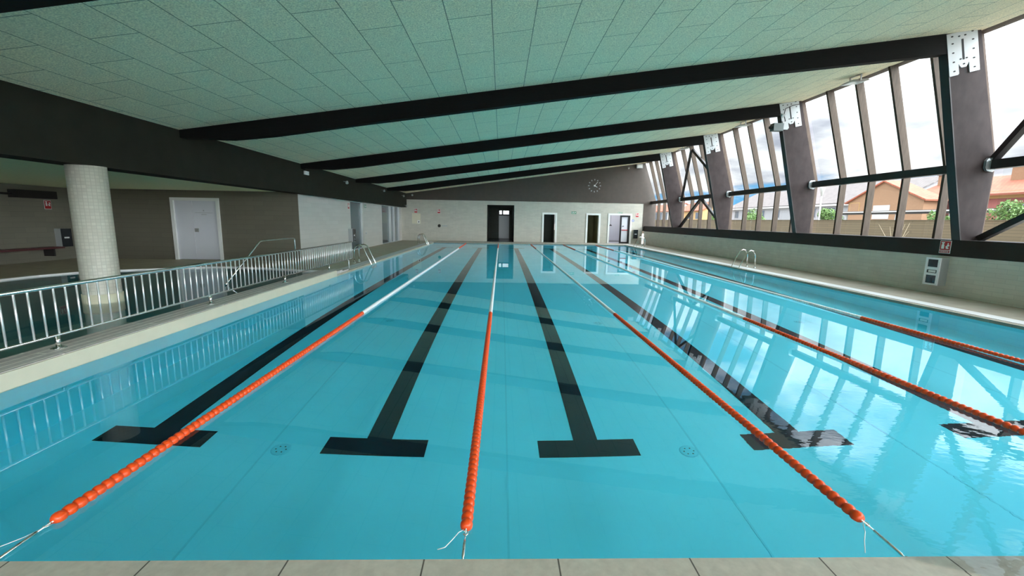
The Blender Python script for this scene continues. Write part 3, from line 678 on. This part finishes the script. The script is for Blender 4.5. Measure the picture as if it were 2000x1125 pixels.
# ------------------------------------------------------------------ things on the walls
def yplate(u0, u1, v0, v1, y, t): return MB().box((u0, y-t, v0), (u1, y, v1))
def xplate(u0, u1, v0, v1, x, t, s): return MB().box((min(x, x+s*t), u0, v0), (max(x, x+s*t), u1, v1))
def text(body, size, loc, rot, m, parent, label=None):
    c = bpy.data.curves.new('lettering', 'FONT'); c.body = body; c.size = size; c.align_x = 'CENTER'; c.align_y = 'CENTER'; c.extrude = .0008
    tmp = bpy.data.objects.new('lettering', c); COL.objects.link(tmp)
    me = bpy.data.meshes.new_from_object(tmp.evaluated_get(bpy.context.evaluated_depsgraph_get()))
    bpy.data.objects.remove(tmp); me.materials.clear(); me.materials.append(m)
    o = bpy.data.objects.new('lettering', me); COL.objects.link(o); o.parent = parent; o.location = Vector(loc)-worldloc(parent); o.rotation_euler = rot
    return o
def fire_sign(plane, d, s, u0, u1, v0, v1, lab, words=False):
    """red fire sign; plane 'y' faces -y, plane 'x' faces s"""
    um, vm = (u0+u1)/2, (v0+v1)/2
    t = thing('fire_sign', lab, 'sign', (um, d, v0) if plane == 'y' else (d, um, v0), group='red fire signs')
    P = (lambda a, b, c, e, k: yplate(a, b, c, e, d-k*.004, .004)) if plane == 'y' else (lambda a, b, c, e, k: xplate(a, b, c, e, d+s*k*.004, .004, s))
    w, h = u1-u0, v1-v0
    fl = 1 if (plane == 'y' or s > 0) else -1     # which way +u runs for a reader
    fu = (lambda f: u0+w*f) if not (plane == 'x' and s < 0) else (lambda f: u1-w*f)
    def R(a, b, c, e, k):
        x0, x1 = sorted((fu(a), fu(b))); return P(x0, x1, v0+h*c, v0+h*e, k)
    part('panel', R(0, 1, 0, 1, 0), M['white'], t)
    part('red_field', R(.05, .95, .26 if words else .04, .96, 1), M['red'], t)
    if words: part('red_field', R(.05, .95, .04, .22, 1), M['red'], t)
    b = MB()
    for q in (R(.18, .42, .36, .68, 2), R(.23, .37, .68, .74, 2), R(.16, .44, .80, .88, 2), R(.24, .36, .74, .80, 2)): b.add(q.v, q.f)
    part('extinguisher_pictogram', b, M['white'], t)
    f_ = MB()
    for q in (R(.60, .82, .36, .46, 2), R(.56, .74, .46, .58, 2), R(.66, .86, .56, .68, 2), R(.70, .78, .68, .82, 2)): f_.add(q.v, q.f)
    part('flame_pictogram', f_, M['white'], t)
    if words:
        rot = (PI/2, 0, 0) if plane == 'y' else (PI/2, 0, PI/2*s)
        text('EXTINTOR', h*.13, (um, d-.0095, v0+h*.13) if plane == 'y' else (d+s*.0095, um, v0+h*.13), rot, M['white'], t)
    return t
fire_sign('x', 9.574, -1, 7.185, 7.42, .935, 1.205, 'red and white fire extinguisher sign on the brown sill band', True)
fire_sign('y', YF, -1, 8.975, 9.195, 1.79, 2.06, 'red fire sign on the far wall right of the double doorway')
fire_sign('y', YF, -1, -5.57, -5.36, 1.84, 2.11, 'red fire sign on the far wall above the beige wall box')
fire_sign('y', YF, -1, -4.07, -3.87, 1.83, 2.09, 'red fire sign alone on the far wall left of the open corridor')
fire_sign('x', -6.4, 1, 17.03, 17.25, 1.83, 2.08, 'red fire sign on the pale side wall beside the grey glass door')
fire_sign('x', -13.5, 1, 11.72, 11.92, 1.58, 1.84, 'red fire sign on the shaded wall beyond the small pool')

def exit_sign(plane, d, u0, u1, v0, v1, lab):
    um = (u0+u1)/2
    t = thing('exit_sign', lab, 'sign', (um, d, v0) if plane == 'y' else (d, um, v0), group='green exit signs')
    P = (lambda a, b, c, e, k: yplate(a, b, c, e, d-k*.004, .004)) if plane == 'y' else (lambda a, b, c, e, k: xplate(a, b, c, e, d+k*.004, .004, 1))
    w, h = u1-u0, v1-v0
    part('panel', P(u0, u1, v0, v1, 0), M['green'], t)
    r = MB()
    for a, b, c, e in ((.10, .22, .15, .85), (.40, .50, .55, .85), (.36, .60, .40, .58), (.34, .42, .15, .42), (.52, .60, .12, .40)):
        q = P(u0+w*a, u0+w*b, v0+h*c, v0+h*e, 1); r.add(q.v, q.f)
    part('running_figure', r, M['white'], t)
    a_ = MB()
    for a, b, c, e in ((.66, .80, .42, .60), (.78, .86, .28, .74), (.86, .92, .40, .62)):
        q = P(u0+w*a, u0+w*b, v0+h*c, v0+h*e, 1); a_.add(q.v, q.f)
    part('arrow', a_, M['white'], t)
exit_sign('y', YF, 4.71, 5.04, 1.945, 2.10, 'green and white exit sign between the two narrow doorways')
exit_sign('y', YF, 7.80, 8.10, 2.03, 2.105, 'flat green exit sign above the double doorway')
exit_sign('x', -6.4, 19.25, 19.58, 1.95, 2.09, 'green exit sign on the pale side wall beyond the grey glass door')
t = thing('door_sign', 'small blue pictogram sign beside the double doorway frame', 'sign', (8.82, YF, 1.5))
part('panel', yplate(8.76, 8.895, 1.505, 1.64, YF, .005), M['blue'], t); part('pictogram', yplate(8.80, 8.85, 1.53, 1.62, YF-.005, .003), M['white'], t)

def cabinet(plane, d, s, u0, u1, v0, v1, depth, lab, front='smoke'):
    """extinguisher cabinet standing off a wall face at d towards s"""
    um = (u0+u1)/2
    t = thing('extinguisher_cabinet', lab, 'cabinet', (um, d, v0) if plane == 'y' else (d, um, v0), group='fire extinguisher cabinets')
    def B(a, b, c, e, k0, k1):
        return MB().box((a, d+s*k0, c) if s*k0 < s*k1 or s > 0 else (a, d+s*k0, c), (b, d+s*k1, e)) if plane == 'y' else MB().box((d+s*k0, a, c), (d+s*k1, b, e))
    w, h = u1-u0, v1-v0
    part('body', B(u0, u1, v0, v1, .0, depth*.86), M['cabinet'], t)
    f = MB()
    for a, b, c, e in ((0, .14, 0, 1), (.86, 1, 0, 1), (.14, .86, 0, .06), (.14, .86, .36, .44), (.14, .86, .56, .66), (.14, .86, .94, 1)):
        q = B(u0+w*a, u0+w*b, v0+h*c, v0+h*e, depth*.86, depth); f.add(q.v, q.f)
    part('front_frame', f, M[front], t)
    for c, e in ((.06, .36), (.44, .56), (.66, .94)):
        part('cover_pane', B(u0+w*.14, u0+w*.86, v0+h*c, v0+h*e, depth*.86, depth*.92), M['smoke'], t)
    part('label', B(u0+w*.25, u0+w*.75, v0+h*.46, v0+h*.54, depth*.92, depth*.95), M['white'], t)
cabinet('x', 9.6, -1, 7.19, 7.50, .25, .835, .20, 'grey extinguisher cabinet with white framed front on the low right wall', 'cabinet_white')
cabinet('y', YF, -1, 8.87, 9.16, .40, .975, .16, 'extinguisher cabinet on the far wall behind the right far ladder')
cabinet('x', -6.4, 1, 16.98, 17.28, .45, 1.0, .22, 'extinguisher cabinet on the pale side wall above the railing end')
cabinet('x', -13.5, 1, 11.9, 12.2, .45, 1.0, .22, 'extinguisher cabinet in the dark corner beyond the small pool')
# clock of loose markers
t = thing('wall_clock', 'wall clock made of separate steel hour markers on the brown upper wall', 'clock', (6.16, YF-.02, 3.775))
for k in range(12):
    a = k*PI/6; r0, r1 = .34, .42
    part('hour_marker', MB().bar((6.16+r0*math.sin(a), YF-.03, 3.775+r0*math.cos(a)), (6.16+r1*math.sin(a), YF-.03, 3.775+r1*math.cos(a)), .05, .02, up=(0, 1, 0)), M['grey'], t)
part('hub', MB().lathe([(.001, -.02), (.06, -.02), (.06, .0), (.001, .0)], (6.16, YF-.02, 3.775), axis=1, seg=18), M['satin'], t)
for a, L, w in ((.68, .30, .022), (2.05, .20, .03)):
    part('hand', MB().bar((6.16, YF-.045, 3.775), (6.16+L*math.sin(a), YF-.045, 3.775+L*math.cos(a)), w, .008, up=(0, 1, 0)), M['satin'], t)
# beige wall box, socket and nameplate on the far wall
t = thing('wall_box', 'beige recessed wall box with a small white dial under the fire sign', 'box', (-5.43, YF, 1.15))
part('door', yplate(-5.72, -5.16, 1.15, 1.81, YF, .03), M['riser'], t)
q = part('dial_plate', yplate(-5.36, -5.20, 1.17, 1.37, YF-.03, .01), M['white'], t); part('dial', yplate(-5.30, -5.25, 1.21, 1.32, YF-.04, .006), M['black'], q)
solo('wall_outlet', MB().lathe([(.001, -.02), (.10, -.02), (.10, 0), (.06, 0), (.05, -.012), (.001, -.012)], (-3.95, YF, 1.03), axis=1, seg=18), M['black'], 'round dark outlet on the far wall below the lone fire sign', 'outlet', org=(-3.95, YF, 1.03))
solo('name_plate', yplate(-3.78, -3.42, .99, 1.07, YF, .008), M['grey'], 'small grey name plate beside the round dark outlet', 'plate', org=(-3.6, YF, 1.03))
t = thing('light_switch', 'small grey switch low on the pale side wall between the glass doors', 'switch', (-6.4, 19.45, .7))
part('plate', xplate(19.35, 19.55, .69, .79, -6.4, .012, 1), M['alu'], t); part('rocker', xplate(19.40, 19.50, .71, .77, -6.388, .008, 1), M['grey'], t)
for y, lab in ((24.0, 'small vent plate on the low right wall nearest the far ladder'), (20.3, 'small vent plate on the low right wall right of its twin')):
    solo('vent_plate', xplate(y, y+.28, .755, .80, 9.6, .01, -1), M['grey'], lab, 'vent', org=(9.6, y, .78))
# shaded room: air curtain, bench
t = thing('air_curtain', 'long dark air curtain unit high on the shaded wall beyond the small pool', 'air unit', (-13.5, 11.3, 1.9))
part('casing', xplate(10.8, 11.92, 1.88, 2.10, -13.5, .22, 1), M['column_edge'], t); part('pipe', MB().tube([(-13.42, 10.8, 1.98), (-13.42, 6.0, 2.02)], .03, 8), M['column_edge'], t)
t = thing('wall_bench', 'long narrow dark red bench along the shaded wall', 'bench', (-13.4, 9.0, .05))
part('seat', MB().box((-13.49, 4.0, .42), (-13.1, 11.75, .47)), mat('dark_red_bench', (.10, .028, .03), .5), t)
for y in (4.5, 6.3, 8.1, 9.9, 11.5): part('bracket', MB().box((-13.49, y, .2), (-13.2, y+.05, .42)), M['column_edge'], t)
# emergency light and spots on the fascia
t = thing('emergency_light', 'small white emergency light near the top of the dark fascia', 'light', (-6.05, 12.4, 2.83))
part('housing', xplate(12.27, 12.53, 2.78, 2.89, -6.05, .05, 1), M['white'], t); part('lens', xplate(12.29, 12.51, 2.80, 2.86, -6.0, .006, 1), M['lens'], t)
part('conduit', MB().tube([(-6.04, 12.4, 2.89), (-6.04, 12.4, 3.06)], .012, 6), M['black'], t)
def spot(p, d, lab, up=True):
    t = thing('spotlight', lab, 'light', p, group='small round spotlights')
    p = Vector(p); d = Vector(d).normalized()
    part('bracket', MB().tube([p, p+d*.10], .012, 8), M['cabinet'], t)
    c = p+d*.13
    part('head', MB().tube([c-Vector((0, 0, .0))+d*-.05, c+d*.0, c+Vector((.02, -.05, -.05))], [.02, .05, .058], 14), M['cabinet'], t)
spot((-6.05, 15.7, 2.86), (1, 0, -.1), 'small spotlight on the dark fascia after the emergency light')
spot((-6.05, 21.1, 2.90), (1, 0, -.1), 'small spotlight on the dark fascia facing the far glass doors')
spot((-6.05, 25.6, 2.87), (1, 0, -.1), 'small spotlight at the far end of the dark fascia')
spot((-6.05, 26.3, 2.30), (1, 0, -.1), 'small spotlight low at the far end of the dark fascia')
spot((-5.65, YF-.02, 3.02), (0, -1, -.2), 'small spotlight on the brown upper wall at its left end')
spot((8.28, YF-.02, 4.98), (0, -1, -.3), 'small spotlight on the brown upper wall right of the clock')
spot((8.72, 11.9, 4.80), (-.95, -.1, -.15), 'small dark spotlight on the column inner edge above the grey camera')
def floodlight(p, lab, wall=False):
    t = thing('floodlight', lab, 'light', p, group='flat floodlights')
    x, y, z = p
    if wall:
        part('bracket', MB().box((x-.03, y-.10, z-.03), (x+.03, y, z+.03)), M['grey'], t)
        h = part('head', MB().box((x-.19, y-.20, z-.13), (x+.19, y-.10, z+.13)), M['plate'], t); part('lens', MB().box((x-.15, y-.206, z-.09), (x+.15, y-.2, z+.09)), M['lens'], h)
    else:
        m_ = MB()
        for s in (-.17, .17): m_.box((x-.015, y+s-.01, z-.17), (x+.015, y+s+.01, z))
        m_.box((x-.02, y-.18, z-.012), (x+.02, y+.18, z))
        part('bracket', m_, M['grey'], t)
        h = part('head', MB().add([(x-.26, y-.19, z-.20), (x+.22, y-.19, z-.14), (x+.22, y+.19, z-.14), (x-.26, y+.19, z-.20), (x-.18, y-.15, z-.14), (x+.18, y-.15, z-.095), (x+.18, y+.15, z-.095), (x-.18, y+.15, z-.14)],
                                  [(0, 3, 2, 1), (4, 5, 6, 7), (0, 1, 5, 4), (1, 2, 6, 5), (2, 3, 7, 6), (3, 0, 4, 7)]), M['grey'], t)
        part('lens', MB().add([(x-.23, y-.16, z-.203), (x+.19, y-.16, z-.15), (x+.19, y+.16, z-.15), (x-.23, y+.16, z-.203)], [(0, 3, 2, 1)]), M['lens'], h, fix=False)
for y, lab in ((9.65, 'flat floodlight under the ceiling edge before the nearest plain windows'), (14.75, 'flat floodlight under the ceiling edge in the middle window bay'), (20.0, 'flat floodlight under the ceiling edge by the far cross bracing')):
    floodlight((8.98, y, zceil(8.98)), lab)
floodlight((9.0, YF-.02, 5.05), 'white floodlight on the brown upper wall at the right corner', True)
t = thing('security_camera', 'grey box camera on the inner edge of the column second from the viewer', 'camera', (8.80, 12.0, 4.45))
part('mount', MB().box((8.72, 12.0, 4.38), (8.90, 12.07, 4.62)), M['plate'], t)
h = part('housing', MB().box((8.42, 11.93, 4.33), (8.72, 12.13, 4.55)), M['camera_grey'], t); part('lens', MB().tube([(8.42, 12.03, 4.44), (8.34, 12.03, 4.43)], .045, 12), M['black'], h)
part('cable', MB().tube([(8.8, 12.0, 4.62), (8.72, 11.98, 4.8), (8.74, 11.97, 4.98), (8.95, 11.97, 5.08), (9.15, 11.97, 5.12)], .012, 6), M['black'], t)

# ------------------------------------------------------------------ outdoors
struct('ground', MB().box((10.3, -60, -.4), (160, 220, -.25)), M['ground'], 'bare ground outside the windows', 'ground')
t = thing('slat_fence', 'long beige horizontal slat fence outside the windows', 'fence', (22, 40, -.25))
part('slat_panel', MB().box((22, -12, -.25), (22.06, 118, 1.80)), M['fence'], t, org=(0, 0, 0))
part('cap_rail', MB().box((21.97, -12, 1.80), (22.09, 118, 1.84)), M['fence'], t, org=(0, 0, 0))
def gable_house(name, lab, x0, x1, y0, y1, ze, zr, wallm, roofm, ridge, over=.4, gable=False):
    """ridge: 'y' runs along y (eaves face us), 'x' runs away from us (gable faces us)"""
    t = thing(name, lab, 'house', ((x0+x1)/2, (y0+y1)/2, -.25), group='houses beyond the fence')
    if ridge == 'y':
        xm = (x0+x1)/2
        part('wall', MB().prism([(x0, -.25), (x1, -.25), (x1, ze), (xm, zr-.15), (x0, ze)], 1, y0, y1), wallm, t)
        m_ = MB()
        for s, e in ((-1, x0), (1, x1)):
            ex = e+s*over; ez = ze-(zr-ze)/(x1-xm)*over
            m_.add([(xm, y0-.3, zr), (xm, y1+.3, zr), (ex, y1+.3, ez), (ex, y0-.3, ez), (xm, y0-.3, zr-.18), (xm, y1+.3, zr-.18), (ex, y1+.3, ez-.18), (ex, y0-.3, ez-.18)],
                   [(0, 1, 2, 3), (7, 6, 5, 4), (0, 4, 5, 1), (1, 5, 6, 2), (2, 6, 7, 3), (3, 7, 4, 0)])
        part('roof', m_, roofm, t, org=(0, 0, 0))
    else:
        ym = (y0+y1)/2
        part('wall', MB().prism([(y0, -.25), (y1, -.25), (y1, ze), (ym, zr-.15), (y0, ze)], 0, x0, x1), wallm, t)
        m_ = MB()
        for s, e in ((-1, y0), (1, y1)):
            ey = e+s*over; ez = ze-(zr-ze)/(y1-ym)*over
            m_.add([(x0-.25, ym, zr), (x1, ym, zr), (x1, ey, ez), (x0-.25, ey, ez), (x0-.25, ym, zr-.16), (x1, ym, zr-.16), (x1, ey, ez-.16), (x0-.25, ey, ez-.16)],
                   [(0, 1, 2, 3), (7, 6, 5, 4), (0, 4, 5, 1), (1, 5, 6, 2), (2, 6, 7, 3), (3, 7, 4, 0)])
        part('roof', m_, roofm, t, org=(0, 0, 0))
    return t
def win(t, x, y0, y1, z0, z1, m=None, pm=None):
    w = part('window', MB().box((x-.04, y0, z0), (x+.1, y1, z1)), M['greywall'] if m is None else m, t); part('pane', MB().box((x-.06, y0+.08, z0+.08), (x-.03, y1-.08, z1-.08)), pm or M['pane_dark'], w)
t = gable_house('house', 'peach gabled house with a white shutter facing the windows', 45, 47.3, 43.9, 54.0, 4.55, 6.78, M['peach'], M['roof_red'], 'x')
part('garage_shutter', MB().box((44.93, 47.9, 2.3), (45.0, 50.1, 3.9)), M['shutter'], t)
win(t, 45, 52.2, 53.7, 2.9, 4.35, M['ochre'], M['peach'])
t = gable_house('house', 'long grey house with a grey brown roof beyond the bushes', 50, 62, 52.5, 93, 4.95, 8.0, M['greywall'], M['roof_grey'], 'y')
part('cornice', MB().box((49.5, 52.5, 4.35), (50, 93, 4.6)), M['shutter'], t)
for y in (57, 62.5, 66.5, 71, 75.5, 80, 84.5, 89): win(t, 50, y, y+1.5, 2.6, 4.1)
t = gable_house('house', 'dark red house with ochre band, terracotta roof and chimneys', 48, 57, 20, 48.6, 5.0, 6.9, M['brickred'], M['roof_red'], 'y', over=.6)
part('ochre_band', MB().box((47.93, 20, 4.3), (48, 48.6, 5.0)), M['ochre'], t)
for y in (46.0, 42.5, 37.0, 34.6, 31): win(t, 48, y, y+.95, 2.75, 3.7)
for y0, y1, zt in ((47.3, 48.5, 7.35), (38.4, 41.2, 7.6)):
    c = part('chimney', MB().box((50.8, y0, 5.5), (52.2, y1, zt)), M['peach'], t); part('chimney_cap', MB().box((50.7, y0-.1, zt), (52.3, y1+.1, zt+.12)), M['roof_grey'], c)
t = gable_house('house', 'small cream house with red roof at the far end of the fence', 46, 54, 97, 112, 4.6, 6.6, M['ochre'], M['roof_red'], 'y')
for y in (99, 103, 107): win(t, 46, y, y+1.5, 2.4, 3.9)
t = gable_house('house', 'pale house with red roof seen past the last column', 46, 54, 116, 140, 4.8, 6.8, M['shutter'], M['roof_red'], 'y')
for y in (118, 122, 126, 130, 134): win(t, 46, y, y+1.8, 2.2, 4.2)
t = thing('carport', 'low carport canopy with dark edge in front of the houses', 'carport', (38, 34, -.25))
part('roof', MB().box((37.6, 18, 2.86), (41, 46, 2.98)), M['roof_grey'], t); part('fascia', MB().box((37.55, 18, 2.62), (37.62, 46, 2.86)), M['bar'], t); part('gutter', MB().box((37.45, 18, 2.82), (37.55, 46, 2.92)), M['shutter'], t)
for y in (19, 24, 29, 34, 39, 45): part('post', MB().box((37.7, y, -.25), (37.85, y+.15, 2.86)), M['grey'], t)
t = thing('street_lamp', 'thin grey street lamp with flared head beyond the fence', 'lamp', (24, 30.6, -.25))
part('pole', MB().tube([(24, 30.6, -.25), (24, 30.6, 3.6)], [.06, .045], 8), M['grey'], t); part('lamp_head', MB().lathe([(.04, 0), (.20, .62), (.20, .66), (.001, .68)], (24, 30.6, 3.6), seg=12), M['grey'], t)
def shrub(x, y, zt, r, n, lab, seed):
    rnd = random.Random(seed)
    t = thing('leafy_tree', lab, 'tree', (x, y, -.25), group='trees beyond the fence')
    st = MB(); st.tube([(x, y, -.25), (x+.05, y, zt-r)], [.09, .05], 7)
    for k in range(5):
        a = k*1.26; st.tube([(x+.03, y, zt-r*1.3), (x+r*.5*math.cos(a), y+r*.5*math.sin(a), zt-r*.6)], [.04, .015], 5)
    part('trunk', st, M['bark'], t)
    f_ = MB()
    blobs = [(rnd.uniform(-.5, .5)*r, rnd.uniform(-.6, .6)*r, rnd.uniform(-1.5, -.35)*r, rnd.uniform(.35, .6)*r) for _ in range(9)]
    for _ in range(n):
        bx, by, bz, br = rnd.choice(blobs)
        d = Vector((rnd.gauss(0, 1), rnd.gauss(0, 1), rnd.gauss(0, 1))).normalized()*br*rnd.uniform(.6, 1.05)
        c = Vector((x+bx, y+by, zt+bz))+d
        a = Vector((rnd.gauss(0, 1), rnd.gauss(0, 1), rnd.gauss(0, 1))).normalized(); b = a.cross(Vector((rnd.gauss(0, 1), rnd.gauss(0, 1), rnd.gauss(0, 1)))).normalized()
        s_ = rnd.uniform(.07, .14)*max(1, r*.7)
        f_.quad(c+a*s_, c+b*s_*.5, c-a*s_, c-b*s_*.5)
    part('foliage', f_, M['leaf'], t, fix=False)
shrub(30, 37.4, 3.0, 1.0, 1500, 'bright green bush beside the thin street lamp', 1)
shrub(32, 52.6, 3.5, 1.7, 2200, 'broad green tree in front of the long grey house', 2)
shrub(30, 59, 3.0, 1.3, 1500, 'green tree seen through the far cross bracing', 3)
shrub(30, 27.4, 2.5, .8, 1100, 'small green bush before the red house near the carport', 4)
shrub(30, 23.4, 3.0, .9, 1300, 'green bush at the right edge by the nearest column', 5)
t = thing('dry_shrub', 'dry leafless shrub in front of the slat fence', 'shrub', (16, 13.6, -.25))
rnd = random.Random(5); m_ = MB()
for k in range(7):
    a = rnd.uniform(0, 6.28); r = rnd.uniform(.2, .9)
    m_.tube([(16, 15.4, -.25), (16+.1*math.cos(a), 15.4+.2*math.sin(a)*r, .7), (16+.25*math.cos(a), 15.4+r*math.sin(a), 1.25+rnd.uniform(0, .4))], [.012, .009, .004], 5)
part('stems', m_, M['dry'], t)
